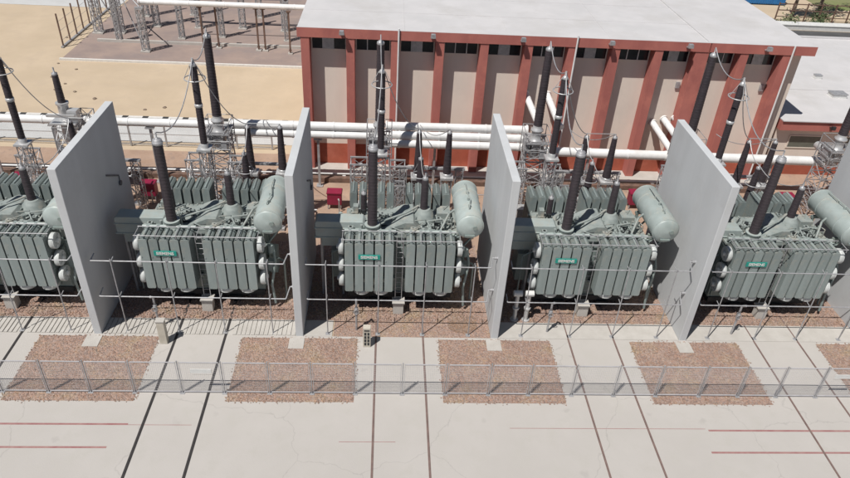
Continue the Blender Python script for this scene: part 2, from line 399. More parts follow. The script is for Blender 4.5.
    for z in (3.72, 2.78, 1.92):
        fan((1.78, 1.95, z), (-1, 0, 0), .37); fan((6.95, 1.95, z), (1, 0, 0), .37)
    for u in (2.6, 3.5, 5.3, 6.3):
        fan((u, 1.95, 1.42), (0, 0, -1), .38)
    # ladder in the gap between the banks
    la = MB().box((4.17, 1.95, .6), (4.2, 1.98, 4.25)); la.box((4.47, 1.95, .6), (4.5, 1.98, 4.25))
    for k in range(12): la.cyl((4.18, 1.965, .8+k*.29), (4.49, 1.965, .8+k*.29), .014, n=5)
    la.build('ladder', 'galv', r)
    MB().box((4.1, 1.62, 0), (4.6, 2.05, .62)).box((4.05, 1.57, .62), (4.65, 2.1, .7)).build('pedestal', 'slab', r, bevel=.02)
    # high voltage bushing
    MB().lathe([(.4, 0), (.4, .08), (.34, .1), (.32, .42), (.36, .44), (.36, .5)], (3.05, 2.72, 3.96)).build('turret', 'pale', r)
    hv = MB().lathe(sheds(.17, .235, 4.46, 8.2, 46, .88), (3.05, 2.72, 0)).build('high_voltage_bushing', 'porc', r)
    cap = MB().lathe([(.2, 8.2), (.22, 8.22), (.22, 8.32), (.19, 8.34), (.19, 8.42), (.16, 8.44), (.1, 8.47), (.03, 8.5), (.03, 8.75)], (3.05, 2.72, 0)); cap.torus((3.05, 2.72, 8.32), .2, .018)
    cap.build('terminal_cap', 'galv', hv)
    # low voltage bushing on its wide turret
    MB().lathe([(.58, 0), (.58, .1), (.5, .14), (.46, .42), (.36, .5), (.3, .62)], (5.45, 4.0, 3.96), n=20).build('turret', 'cover', r)
    lv = MB().lathe(sheds(.13, .19, 4.58, 6.1, 16, .9), (5.45, 4.0, 0)).build('low_voltage_bushing', 'porc', r)
    MB().lathe([(.12, 6.1), (.14, 6.12), (.12, 6.25), (.04, 6.28), (.04, 6.45)], (5.45, 4.0, 0)).build('terminal_cap', 'galv', lv)
    nb = MB().lathe(sheds(.1, .15, 4.05, 5.0, 11, .9), (2.6, 4.45, 0)).build('neutral_bushing', 'porc', r)
    MB().lathe([(.12, 5.0), (.12, 5.1), (.04, 5.14), (.04, 5.25)], (2.6, 4.45, 0)).build('terminal_cap', 'galv', nb); MB().lathe([(.22, 3.96), (.22, 4.02), (.16, 4.06)], (2.6, 4.45, 0)).build('flange', 'pale', nb)
    # bus duct box on the left
    d = MB().prism([(.42, 3.55), (.42, 4.3), (.5, 4.4), (2.6, 4.4), (2.7, 4.3), (2.7, 3.55)], 2.9, 3.62)
    d.box((.37, 2.86, 4.02), (2.75, 3.66, 4.07)); d.box((.37, 2.86, 3.5), (2.75, 3.66, 3.57))
    d.box((.7, 2.98, 3.0), (2.5, 3.55, 3.52))
    d.build('duct_box', 'pale', r, bevel=.015)
    g = MB()
    for u in (.62, 1.6): g.box((u, 3.1, 0), (u+.1, 3.2, 3.52)).build('duct_support', 'galv', r); g = MB(); g.box((u, 3.45, 0), (u+.1, 3.55, 3.52)).build('duct_support', 'galv', r); g = MB()
    # conservator
    cx, cz, R = 7.45, 4.88, .61
    c = MB().lathe([(.05, -.16), (.3, -.13), (.52, -.06), (R-.02, .0), (R, .05), (R, 3.15), (R-.02, 3.2), (.52, 3.26), (.3, 3.32), (.05, 3.35)], (cx, 1.98, cz), (0, 1, 0), 28)
    for y in (2.02, 2.75, 4.4, 5.12): c.torus((cx, y, cz), R, .022, (0, 1, 0), 28)
    co = c.build('conservator', 'pale', r)
    MB().box((cx-.22, 1.8, cz-.42), (cx+.22, 1.9, cz-.36)).build('name_bar', 'green', co)
    MB().cyl((cx+.2, 1.9, cz+.05), (cx+.2, 1.78, cz+.05), .1, n=14).build('oil_gauge', 'green', co)
    p = MB().tube([(cx-.05, 2.5, cz+R), (cx-.05, 2.5, cz+R+.12), (cx+.05, 3.2, cz+R+.12), (cx-.05, 3.9, cz+R+.14), (cx-.05, 4.7, cz+R+.1), (cx-.05, 4.7, cz+R-.05)], .03)
    for y in (2.7, 3.3, 3.9): p.cyl((cx-.02, y, cz+R-.02), (cx-.02, y, cz+R+.14), .06, n=8)
    p.build('vent_pipe', 'pale', co)
    g = MB()
    for y in (2.6, 4.6):
        g = MB(); g.box((cx-.5, y-.06, cz-R-.1), (cx+.5, y+.06, cz-R+.04)); g.box((cx-.45, y-.05, 3.2), (cx-.33, y+.05, cz-R-.1))
        g.tube([(6.95, y, 2.9), (cx+.4, y, cz-R-.1)], .05); g.build('conservator_frame', 'green', r)
    g = MB(); g.tube([(cx-.3, 2.3, cz-.5), (cx-.45, 2.3, 4.1), (6.6, 2.6, 4.12), (6.6, 2.6, 3.95)], .06, 8); g.cyl((6.7, 2.53, 4.11), (6.86, 2.4, 4.11), .13, n=10); g.build('oil_pipe', 'green', r)
    # small pipework and valves scattered on the cover
    g = MB().box((1.9, 2.58, 3.955), (6.88, 4.72, 3.966)); rnd = random.Random(3)
    for k in range(60):
        x = rnd.uniform(1.95, 6.8); y = rnd.uniform(2.6, 4.7); z = 3.96
        h = rnd.uniform(.12, .42)
        g.cyl((x, y, z), (x, y, z+h), rnd.uniform(.025, .07), n=7)
        if k % 2 == 0:
            x2 = x+rnd.uniform(-.9, .9); y2 = y+rnd.uniform(-.5, .5); x2 = min(6.9, max(1.9, x2))
            g.tube([(x, y, z+h), (x2, y2, z+h), (x2, y2, z)], .028, 6)
        if k % 3 == 0: g.torus((x, y, z+h-.01), .09, .016); g.cyl((x-.09, y, z+h-.01), (x+.09, y, z+h-.01), .012, n=5)
        if k % 5 == 0: g.box((x-.12, y-.1, z+h*.4), (x+.12, y+.1, z+h))
    g.tube([(3.4, 2.9, 3.96), (3.4, 2.9, 4.45), (4.6, 3.5, 4.6), (5.2, 4.0, 4.7)], .05, 8); g.tube([(6.2, 2.7, 3.96), (6.2, 2.7, 4.2), (6.6, 3.3, 4.75), (6.95, 3.5, 4.9)], .055, 8)
    g.tube([(5.9, 2.8, 3.9), (5.6, 3.2, 4.35), (6.3, 3.4, 4.35), (6.3, 3.4, 3.9)], .04, 8)
    g.build('pipework', 'cover', r)
    g = MB().box((1.95, 2.62, 3.955), (6.85, 4.7, 3.962))
    for k in range(26):
        x = rnd.uniform(1.95, 6.6); y = rnd.uniform(2.6, 4.5); a = rnd.uniform(.06, .2); b = rnd.uniform(.06, .2); h = rnd.uniform(.04, .28)
        g.box((x, y, 3.955), (x+a, y+b, 3.96+h))
        if k % 3 == 0: g.tube([(x+a/2, y+b/2, 3.97), (x+a/2+rnd.uniform(-.7, .7), y+b/2+rnd.uniform(-.3, .5), 3.99)], .035, 6)
    g.tube([(3.7, 2.6, 4.0), (4.6, 3.0, 4.1), (4.2, 4.4, 4.0)], .05, 7); g.tube([(2.2, 3.2, 4.02), (4.4, 3.3, 4.02)], .04, 7)
    g.build('valves', 'dark', r)
    v = MB().tube([(6.9, 2.9, 3.3), (7.5, 2.5, 3.3), (7.6, 2.2, 2.6), (7.4, 2.0, 1.4), (7.5, 2.0, 0.3)], .06, 8)
    v.tube([(7.0, 3.4, 2.2), (7.9, 2.8, 2.2), (7.9, 2.8, .1)], .05, 8); v.cyl((7.4, 2.4, 3.0), (7.4, 2.4, 3.4), .14, n=10)
    v.box((7.25, 2.2, 2.05), (7.6, 2.5, 2.6)); v.box((7.15, 3.2, 1.2), (7.5, 3.9, 2.4))
    v.build('valve_pipework', 'green', r)
    v = MB().box((1.1, 3.2, 1.0), (1.75, 4.3, 2.6)); v.tube([(1.4, 3.4, 2.6), (1.4, 3.4, 3.3)], .05, 8); v.tube([(1.2, 2.6, .6), (1.2, 2.6, 2.9), (1.7, 2.6, 3.2)], .045, 8)
    v.build('control_cabinet', 'green', r, bevel=.015)
    # sign
    s = MB().box((2.46, 1.435, 3.36), (3.44, 1.475, 3.60)).build('sign_board', 'teal', r)
    cu = bpy.data.curves.new('t', 'FONT'); cu.body = 'SIEMENS'; cu.size = .205; cu.align_x = 'CENTER'; cu.align_y = 'CENTER'; cu.extrude = .004; cu.offset = .006
    to = bpy.data.objects.new('t', cu); COL.objects.link(to)
    bpy.context.view_layer.update()
    me = bpy.data.meshes.new_from_object(to.evaluated_get(bpy.context.evaluated_depsgraph_get()))
    bpy.data.objects.remove(to); me.materials.clear(); me.materials.append(M['white']); me.name = 'lettering'
    lt = bpy.data.objects.new('lettering', me); COL.objects.link(lt); lt.parent = s
    lt.location = (2.95, 1.427, 3.48); lt.rotation_euler = (math.pi/2, 0, 0)
    return r
tf = make_transformer()
for i, x in enumerate(BAYS):
    lab = 'grey green power transformer with finned radiators '+WHERE[i]
    if i == 0: t0 = tf; tf.location = (x, 0, 0); tf['label'] = lab
    else: copy_tree(tf, None, (x, 0, 0), lab)

# ---------------------------------------------------------------- deluge pipe frames in front of each transformer
def make_deluge():
    r = thing('sprinkler_pipe_frame', 'x', 'pipe frame', (0,0,0), 'thin water spray pipe frames before the transformers')
    MB().tube([(.24, .7, 3.95), (.24, .25, 3.9), (8.3, .25, 3.9), (8.42, .85, 4.0), (8.62, .85, 4.0)], .028, 8).build('upper_pipe', 'galv', r)
    MB().tube([(.24, .7, 2.1), (.24, .22, 2.0), (8.3, .22, 2.0), (8.42, .85, 2.2), (8.62, .85, 2.2)], .028, 8).build('lower_pipe', 'galv', r)
    for u in (1.1, 3.4, 5.45, 7.6):
        m = MB().cyl((u, .18, 0), (u, .18, 4.05), .026, n=7); m.box((u-.1, .08, 0), (u+.1, .28, .02))
        m.cyl((u, .18, 3.9), (u, .5, 3.95), .018, n=6); m.cyl((u, .18, 2.0), (u, .5, 2.05), .018, n=6)
        m.build('upright', 'galv', r)
    m = MB().tube([(2.4, .5, 0), (2.4, .5, 1.75), (2.4, .22, 2.0)], .05, 8); m.cyl((2.4, .5, 1.0), (2.4, .5, 1.3), .09, n=10); m.torus((2.4, .38, 1.15), .12, .015, (0, 1, 0))
    m.build('riser_valve', 'galv', r)
    return r
dl = make_deluge()
for i, x in enumerate(BAYS):
    lab = 'thin grey spray pipe frame before the transformer '+WHERE[i]
    if i == 0: dl.location = (x, 0, 0); dl['label'] = lab
    else: copy_tree(dl, None, (x, 0, 0), lab)
for x, l in ((18.95, 'left of two pale valve standpipes beside the third fire wall'), (19.5, 'right of two pale valve standpipes beside the third fire wall')):
    t = thing('standpipe', l, 'standpipe', (x, 1.35, 0), 'valve standpipes by the third fire wall')
    MB().cyl((0, 0, 0), (0, 0, 1.5), .1, n=12).cyl((0, 0, 0), (0, 0, .05), .2, n=12).cyl((0, 0, .7), (0, 0, .78), .16, n=12).build('pipe', 'alu', t)
    MB().cyl((-.2, 0, 1.62), (.2, 0, 1.62), .15, n=12).cyl((0, 0, 1.5), (0, 0, 1.7), .12, n=12).build('valve', 'white', t)

# ---------------------------------------------------------------- mesh fence along the yard
def fence_panel(m, wv, x0, x1, y, z0, z1, step):
    m.box((x0, y-.018, z1-.035), (x1, y+.018, z1)); m.box((x0, y-.018, z0), (x1, y+.018, z0+.035))
    n = int((x1-x0)/step)
    for k in range(n+1):
        xx = x0+(x1-x0)*k/n; wv.box((xx-.0022, y-.0022, z0), (xx+.0022, y+.0022, z1))
    n = int((z1-z0)/step)
    for k in range(1, n):
        zz = z0+(z1-z0)*k/n; wv.box((x0, y+.0023, zz-.0022), (x1, y+.0067, zz+.0022))
fx = [-11.9, -10.07, -8.24, -6.4, -4.57, -2.74, -.91, .76, 2.53, 4.44, 6.15, 8.0, 9.73, 11.52, 13.48, 15.3, 17.13, 18.84, 20.7, 22.52, 24.36, 26.27, 28.0, 29.7, 31.48, 33.3, 35.1, 36.9, 38.7, 40.5]
fr = thing('mesh_fence', 'long low galvanised mesh fence of framed panels across the concrete yard', 'fence', (0, 0, 0))
for a, b in zip(fx[:-1], fx[1:]):
    m = MB(); fence_panel(m, m, a+.07, b-.07, -3.51, .06, 1.74, .075)
    m.box((a+.07, -3.52, .06), (a+.09, -3.5, 1.74)); m.box((b-.09, -3.52, .06), (b-.07, -3.5, 1.74))
    m.build('mesh_panel', 'fencew', fr)
for a in fx:
    MB().box((a-.022, -3.535, 0), (a+.022, -3.485, 1.8)).box((a-.1, -3.6, 0), (a+.1, -3.42, .02)).build('post', 'galv', fr)
for x, l in ((5.35, 'blank white plate hung on the mesh fence before the second fire wall'), (32.3, 'blank white plate hung on the mesh fence near the right edge')):
    o = MB().box((-.42, -.012, -.11), (.42, .012, .11)).build('white_plate', 'white'); o.location = (x, -3.56, 1.3)
    tag(o, l, 'sign', 'white plates on the mesh fence')
# small box posts
t = thing('cable_post', 'square weathered concrete stub post beside the left rail of the second bay', 'post', (2.9, -.5, 0))
MB().box((-.17, -.13, 0), (.17, .13, 1.25)).build('post_body', 'cream', t, bevel=.02)
MB().box((-.19, -.15, 1.252), (.19, .15, 1.31)).build('cap', 'slab', t)
t = thing('terminal_pillar', 'small cream pillar with dark slotted front beside the rail, between second and third walls', 'pillar', (11.92, -.55, 0))
MB().box((-.17, -.14, 0), (.17, .14, 1.12)).build('pillar_body', 'cream', t, bevel=.015)
m = MB()
for k in range(4):
    for q in (-1, 1): m.box((q*.07-.045, -.150, .12+k*.2), (q*.07+.045, -.141, .27+k*.2))
m.box((-.12, -.15, .95), (.12, -.141, 1.02)); m.build('slotted_panel', 'dark', t)

# ---------------------------------------------------------------- lattice helpers
def lattice(m, cx, cy, z0, z1, w, n, r=.03, w1=None):
    w1 = w1 or w
    def P(i, z):
        h = (w+(w1-w)*(z-z0)/(z1-z0))/2; return Vector((cx+(-h, h, h, -h)[i], cy+(-h, -h, h, h)[i], z))
    for i in range(4): m.cyl(P(i, z0), P(i, z1), r, n=5, smooth=False)
    for k in range(n):
        za = z0+(z1-z0)*k/n; zb = z0+(z1-z0)*(k+1)/n
        for i in range(4):
            j = (i+1) % 4
            m.cyl(P(i, za), P(j, zb), r*.6, n=4, smooth=False); m.cyl(P(j, za), P(i, zb), r*.6, n=4, smooth=False)
            m.cyl(P(i, zb), P(j, zb), r*.7, n=4, smooth=False)
    return m

# gas insulated bushings on lattice stands behind every transformer
def make_stand():
    r = thing('bushing_stand', 'x', 'bushing stand', (0,0,0), 'lattice stands carrying the tall rear bushings')
    m = lattice(MB(), 0, 0, 0, 3.3, 1.5, 5, .042, 1.15); lattice(m, 0, 0, 3.3, 4.5, 1.15, 2, .045); m.build('lattice', 'galv', r)
    p = MB()
    for q in (-.7, -.42, .38, .66): p.box((q, -.7, 4.5), (q+.05, .7, 4.55)); p.box((-.7, q, 4.45), (.7, q+.05, 4.499))
    for z in (3.6, 4.1): p.tube([(-.7, -.7, z), (.7, -.7, z), (.7, .7, z), (-.7, .7, z), (-.7, -.7, z)], .025, 5)
    for a in (-.7, .7):
        for b in (-.7, .7): p.cyl((a, b, 3.4), (a, b, 4.6), .03, n=5)
    p.box((-.62, -.3, 3.7), (-.35, .3, 4.4)); p.box((.2, -.66, 3.5), (.5, -.4, 4.0))
    for a, b in (((-.7, -.7), (.7, -.7)), ((.7, -.7), (.7, .7)), ((.7, .7), (-.7, .7)), ((-.7, .7), (-.7, -.7))):
        p.tube([(*a, 4.6), (*a, 5.1), (*b, 5.1), (*b, 4.6)], .022, 5)
    p.build('platform', 'galv', r)
    g = MB().lathe([(.3, 3.4), (.34, 3.45), (.34, 4.3), (.42, 4.34), (.42, 4.44), (.3, 4.5), (.27, 5.0), (.36, 5.03), (.36, 5.12), (.26, 5.2), (.26, 5.36)], (0, 0, 0), n=18)
    g.cyl((0, 0, 3.8), (0, 1.8, 3.8), .24, n=16); g.cyl((0, .5, 3.8), (0, .58, 3.8), .32, n=16)
    for q in range(6):
        a = q*1.05; g.cyl((.45*math.cos(a), .45*math.sin(a), 3.5), (.45*math.cos(a), .45*math.sin(a), 4.2), .05, n=6)
    g.build('gas_tank', 'alu', r)
    b = MB().lathe(sheds(.2, .262, 5.36, 9.7, 52, .82), (0, 0, 0), n=18).build('bushing', 'porc', r)
    MB().lathe([(.2, 9.7), (.21, 9.72), (.2, 9.82), (.1, 9.9), (.03, 9.93), (.03, 10.2)], (0, 0, 0)).build('terminal_cap', 'galv', b)
    return r
sd = make_stand()
SX = [b+3.22 for b in BAYS[1:]]+[39.3]
for i, x in enumerate(SX):
    lab = 'tall dark bushing on steel lattice stand, background, '+WHERE[i+1]
    if i == 0: sd.location = (x, 12, 0); sd['label'] = lab
    else: copy_tree(sd, None, (x, 12, 0), lab)
# the shorter one of the first bay
t = thing('bushing_stand', 'short dark bushing on a crowded lattice stand behind the leftmost fire wall', 'bushing stand', (-5.0, 12, 0), 'lattice stands carrying the tall rear bushings')
m = lattice(MB(), 0, 0, 0, 4.6, 1.2, 5, .04); lattice(m, .9, .4, 3.4, 5.2, .7, 2, .03); m.build('lattice', 'galv', t)
g = MB().lathe([(.3, 3.6), (.36, 3.7), (.36, 4.6), (.45, 4.65), (.45, 4.75), (.3, 4.8), (.27, 5.7), (.34, 5.75), (.34, 5.85)], (0, 0, 0)); g.cyl((0, 0, 4.1), (0, 1.8, 3.95), .22, n=14)
g.box((-.7, -.6, 4.75), (.7, .6, 4.82)); g.box((-.75, -.6, 5.2), (.75, -.5, 5.35)); g.box((.3, -.4, 4.82), (.8, .1, 5.5)); g.build('gas_tank', 'alu', t)
b = MB().lathe(sheds(.15, .21, 5.85, 7.4, 15, .8), (0, 0, 0)).build('bushing', 'porc', t)
MB().lathe([(.15, 7.4), (.15, 7.5), (.04, 7.55), (.04, 7.8)], (0, 0, 0)).build('terminal_cap', 'galv', b)

# surge arresters on slim lattice posts
def make_arrester():
    r = thing('surge_arrester', 'x', 'surge arrester', (0,0,0), 'slim two piece surge arresters on lattice posts')
    lattice(MB(), 0, 0, 0, 5.1, .5, 8, .028).build('lattice', 'galv', r)
    MB().box((-.35, -.35, 5.1), (.35, .35, 5.2)).lathe([(.2, 5.2), (.2, 5.4), (.16, 5.45)], (0, 0, 0)).build('base_plate', 'alu', r)
    b = MB().lathe(sheds(.12, .18, 5.45, 7.4, 26), (0, 0, 0)).build('insulator', 'porc', r)
    MB().lathe([(.16, 7.4), (.2, 7.43), (.2, 7.58), (.16, 7.6)], (0, 0, 0)).build('coupling', 'alu', r)
    MB().lathe(sheds(.12, .18, 7.6, 9.5, 26), (0, 0, 0)).build('insulator', 'porc', r)
    g = MB().lathe([(.14, 9.5), (.18, 9.53), (.1, 9.65), (.05, 9.7), (.05, 9.9)], (0, 0, 0)); g.torus((0, 0, 8.9), .5, .028, n=24)
    for q in range(4):
        a = q*math.pi/2; g.tube([(.15*math.cos(a), .15*math.sin(a), 9.58), (.5*math.cos(a), .5*math.sin(a), 8.9)], .016, 5)
    g.build('grading_ring', 'alu', r)
    return r
ar = make_arrester()
for i, x in enumerate(BAYS):
    lab = 'slim dark surge arrester with wire ring behind the transformer '+WHERE[i]
    if i == 0: ar.location = (x+3.34, 8.4, 0); ar['label'] = lab
    else: copy_tree(ar, None, (x+3.34, 8.4, 0), lab)

# pairs of tapered post insulators further right
def make_post(z0, z1, ring):
    r = thing('post_insulator', 'x', 'insulator', (0,0,0))
    lattice(MB(), 0, 0, 0, z0-.15, .55, 5, .028).build('lattice', 'galv', r)
    MB().box((-.36, -.36, z0-.15), (.36, .36, z0-.02)).lathe([(.26, z0-.02), (.26, z0+.12), (.2, z0+.16)], (0, 0, 0)).build('base_plate', 'alu', r)
    MB().lathe(sheds(.15, .24, z0+.16, z1-.1, 22, .62), (0, 0, 0)).build('insulator', 'porc', r)
    m = MB().lathe([(.12, z1-.1), (.13, z1), (.04, z1+.04), (.04, z1+.16)], (0, 0, 0))
    if ring: m.torus((0, 0, z1-1.0), .42, .026, n=24); m.tube([(-.42, 0, z1-1.0), (.0, 0, z1)], .014, 5); m.tube([(.42, 0, z1-1.0), (0, 0, z1)], .014, 5)
    m.build('terminal_cap', 'galv', r)
    return r
for (u, y, z0, z1, ring, nm) in ((5.36, 9.5, 3.3, 5.95, False, 'left'), (7.0, 9.75, 3.2, 5.85, False, 'right'), (5.42, 7.9, 2.9, 5.2, True, 'front')):
    pi = make_post(z0, z1, ring)
    for i, x in enumerate(BAYS):
        lab = {'left': 'tapered dark post insulator, left of linked pair, ', 'right': 'tapered dark post insulator, right of linked pair, ', 'front': 'short ringed post insulator before linked pair, '}[nm]+WHERE[i].split(',')[0]
        if i == 0: o = pi; pi.location = (x+u, y, 0); pi['label'] = lab
        else: o = copy_tree(pi, None, (x+u, y, 0), lab)
        o['group'] = 'post insulators on lattice supports'
# conductors
def wire(p, q, sag, n=10):
    p = Vector(p); q = Vector(q); out = []
    for k in range(n+1):
        t = k/n; v = p.lerp(q, t); v.z -= sag*4*t*(1-t); out.append(v)
    return out
for i, x in enumerate(BAYS):
    m = MB()
    m.tube(wire((x+3.05, 2.72, 8.75), (x+3.34, 8.4, 9.85), 1.1), .028, 5)
    if i > 0: m.tube(wire((x+3.34, 8.4, 9.85), (x+3.22, 12, 10.2), .6), .028, 5)
    m.tube(wire((x+3.38, 8.4, 9.8), (x+5.36, 9.5, 6.05), .7), .024, 5)
    tag(m.build('conductor_cable', 'galv'), 'sagging bare conductor from bushing to arrester '+WHERE[i].split(',')[0], 'cable', 'sagging bare conductors')
    m = MB().tube(wire((x+7.0, 9.75, 6.0), (x+5.6, 13.6, 4.4), .5), .024, 5); tag(m.build('conductor_cable', 'galv'), 'sagging bare conductor dropping to the white duct '+WHERE[i].split(',')[0], 'cable', 'sagging bare conductors')
    m = MB().tube([(x+5.36, 9.5, 6.1), (x+7.0, 9.75, 6.0)], .022, 6); m.tube(wire((x+5.42, 7.9, 5.3), (x+5.45, 4.0, 6.4), .5), .024, 5); m.tube(wire((x+5.36, 9.5, 6.05), (x+5.42, 7.9, 5.3), .25), .024, 5)
    tag(m.build('conductor_bar', 'alu'), 'thin conductor linking paired post insulators '+WHERE[i].split(',')[0], 'conductor', 'thin conductors linking post insulators')

# ---------------------------------------------------------------- white gas insulated ducts
def duct(p, q, r, label, posts=(), flange=2.4):
    t = thing('gas_duct', label, 'duct', (0, 0, 0), 'white gas insulated ducts before the hall')
    m = MB().cyl(p, q, r, n=18); P = Vector(p); Q = Vector(q); ln = (Q-P).length; d = (Q-P)/ln
    m.build('duct', 'pipe', t)
    k = 1.2
    while k < ln-.3:
        MB().cyl(P+d*(k-.05), P+d*(k+.05), r*1.09, n=18).build('flange', 'pipe', t); k += flange
    MB().cyl(P-d*.04, P+d*.05, r*1.25, n=18).build('flange', 'pipe', t); MB().cyl(Q-d*.05, Q+d*.04, r*1.25, n=18).build('flange', 'pipe', t)
    for (x, y, z) in posts:
        MB().box((x-.07, y-.07, 0), (x+.07, y+.07, z-.08)).box((x-.25, y-.2, z-.1), (x+.25, y+.2, z-.02)).box((x-.2, y-.2, 0), (x+.2, y+.2, .04)).build('support_post', 'galv', t)
    return t
duct((-30, 13.8, 3.95), (3.0, 13.8, 3.95), .24, 'single white gas duct running left behind the first two bays', [(x, 13.8, 3.71) for x in (-14.5, -10.5, -6.7, -1.2)])
duct((3.5, 13.8, 4.05), (11.9, 13.8, 4.05), .25, 'upper white duct of two passing behind the second fire wall', [(8.55, 13.8, 3.3)])
duct((3.5, 13.7, 3.56), (11.9, 13.7, 3.56), .24, 'lower white duct of two passing behind the second fire wall')
duct((12.6, 14.1, 4.06), (21.1, 14.1, 4.06), .245, 'top white duct of three passing behind the third fire wall', [(15.6, 14.0, 2.9), (19.6, 14.0, 2.9)])
duct((12.2, 13.9, 3.58), (21.1, 13.9, 3.58), .245, 'middle white duct of three passing behind the third fire wall')
duct((12.2, 13.7, 3.1), (21.1, 13.7, 3.1), .245, 'bottom white duct of three passing behind the third fire wall')
duct((21.6, 14, 2.72), (40.2, 14, 2.55), .29, 'single white duct running right behind the fourth fire wall', [(25.2, 14, 2.45), (33.6, 14, 2.4), (37.0, 14, 2.4)])
for i, (a, b) in enumerate((((21.75, 14.1, 4.45), (21.2, 16.55, 5.45)), ((23.1, 14.1, 4.3), (22.6, 16.55, 5.4)))):
    duct(a, b, .2, ('left' if i == 0 else 'right')+' of two sloping ducts entering the hall behind the third bay stand', flange=.9)
for i, (a, b) in enumerate((((30.3, 14.1, 3.0), (29.75, 16.55, 3.7)), ((31.0, 14.1, 3.3), (30.4, 16.55, 4.0)), ((31.7, 14.1, 3.4), (31.1, 16.55, 4.1)))):
    duct(a, b, .2, ('left', 'middle', 'right')[i]+' of three short ducts entering the hall behind the fourth fire wall', flange=.9)
# tangled low pipework and small frames between the transformers and the ducts
def manifold(seed):
    r = thing('pipe_manifold', 'x', 'pipework', (0, 0, 0), 'low tangled pipework behind the transformers')
    R = random.Random(seed)
    for k in range(7):
        g = MB(); x = R.uniform(2.0, 7.4); y = R.uniform(7.2, 11.5)
        g.box((x-.18, y-.18, 0), (x+.18, y+.18, .15)); g.cyl((x, y, .15), (x, y, .8), .05, n=6)
        p = Vector((x, y, .8))
        for q in range(7):
            d = R.choice([(1, 0, 0), (-1, 0, 0), (0, 1, 0), (0, -1, 0), (0, 0, 1), (.7, .3, .6), (-.6, .2, .7)]); n2 = p+Vector(d)*R.uniform(.3, .9); n2.z = min(max(n2.z, .25), 2.6)
            g.cyl(p, n2, R.uniform(.025, .06), n=6); p = n2
            if q % 3 == 1: g.torus(p, .14, .022, (0, 0, 1), 14); g.cyl(p-Vector((0, 0, .1)), p+Vector((0, 0, .1)), .09, n=8)
        g.build('pipe_run', ('galv', 'alu', 'galv', 'rust', 'galv', 'pale', 'alu')[k], r)
    g = MB()
    for (x, y) in ((4.6, 10.6), (7.8, 10.6)): lattice(g, x, y, 0, 3.1, .4, 6, .024)
    g.box((4.3, 10.5, 3.1), (8.1, 10.7, 3.22)); g.build('steel_frame', 'galv', r)
    for (x, y, w_, h) in ((2.1, 10.7, .9, 3.4), (4.3, 10.9, .8, 3.2), (4.35, 8.4, .55, 3.3)):
        c = lattice(MB(), x, y, 0, h, w_, 5, .03); c.box((x-w_*.55, y-w_*.55, h), (x+w_*.55, y-w_*.45, h+.08)); c.box((x-w_*.55, y+w_*.45, h), (x+w_*.55, y+w_*.55, h+.08))
        c.tube([(x-w_*.3, y, .05), (x-w_*.3, y, h-.3), (x+w_*.2, y, h-.1), (x+w_*.2, y, .6)], .04); c.build('lattice_column', 'galv', r)
    MB().box((2.1, 9.0, .2), (2.8, 9.5, 1.5)).box((2.15, 9.05, 0), (2.25, 9.15, .2)).box((2.65, 9.05, 0), (2.75, 9.15, .2)).box((2.05, 8.95, 1.5), (2.85, 9.55, 1.56)).build('marshalling_box', 'alu', r)
    return r
for i, x in enumerate(BAYS):
    m = manifold(20+i); m.location = (x, 0, 0); m['label'] = 'low tangled grey pipework on the soil behind the transformer '+WHERE[i]

# low pipe runs on the soil
o = MB().tube([(-30, 14.75, .35), (37, 14.75, .35)], .06, 10)
for k in range(-6, 8): o.box((k*5-.1, 14.6, 0), (k*5+.1, 14.9, .25))
tag(o.build('low_pipe', 'pipe'), 'pale pipe on low feet along the soil before the hall', 'pipe')
o = MB().box((-30, 14.2, 0), (37, 14.55, .3)); tag(o.build('cable_trough', 'rust'), 'low brown cable trough doubling as painted shadow of the white ducts', 'trough')  # trough made wide and dark brown to paint in the ducts' ground shadow too

# red fire cabinets
for (x, y, l) in ((-1.2, 11.8, 'red fire cabinet behind the second bay, beside the leftmost fire wall'), (9.65, 11.3, 'red fire cabinet on the soil right of the second fire wall'),
               (24.3, 12.1, 'red fire cabinet behind the middle of the third-to-fourth wall bay'), (28.0, 12.1, 'red fire cabinet half hidden by the fourth fire wall'), (37.6, 12.2, 'red fire cabinet near the right edge behind the last transformer'), (-8.6, 12.3, 'dark red fire cabinet at the left edge of the photo')):
    t = thing('fire_cabinet', l, 'cabinet', (x, y, 0), 'red fire cabinets')
    MB().box((-.42, -.28, .3), (.42, .28, 1.05)).build('cabinet_body', 'mag', t, bevel=.02)
    MB().prism([(-.46, 1.053), (.46, 1.053), (.42, 1.12), (-.42, 1.12)], -.32, .32).build('lid', 'mag', t)
    for a in (-.4, .34):
        MB().box((a, -.25, 0), (a+.06, -.19, .3)).build('leg', 'galv', t); MB().box((a, .19, 0), (a+.06, .25, .3)).build('leg', 'galv', t)
    MB().tube([(.3, -.36, .3), (.3, -.6, .8), (.3, -.6, 0)], .04).build('hose_pipe', 'galv', t)
    MB().cyl((.25, -.31, .7), (.25, -.281, .7), .05, n=10).build('handle', 'white', t)

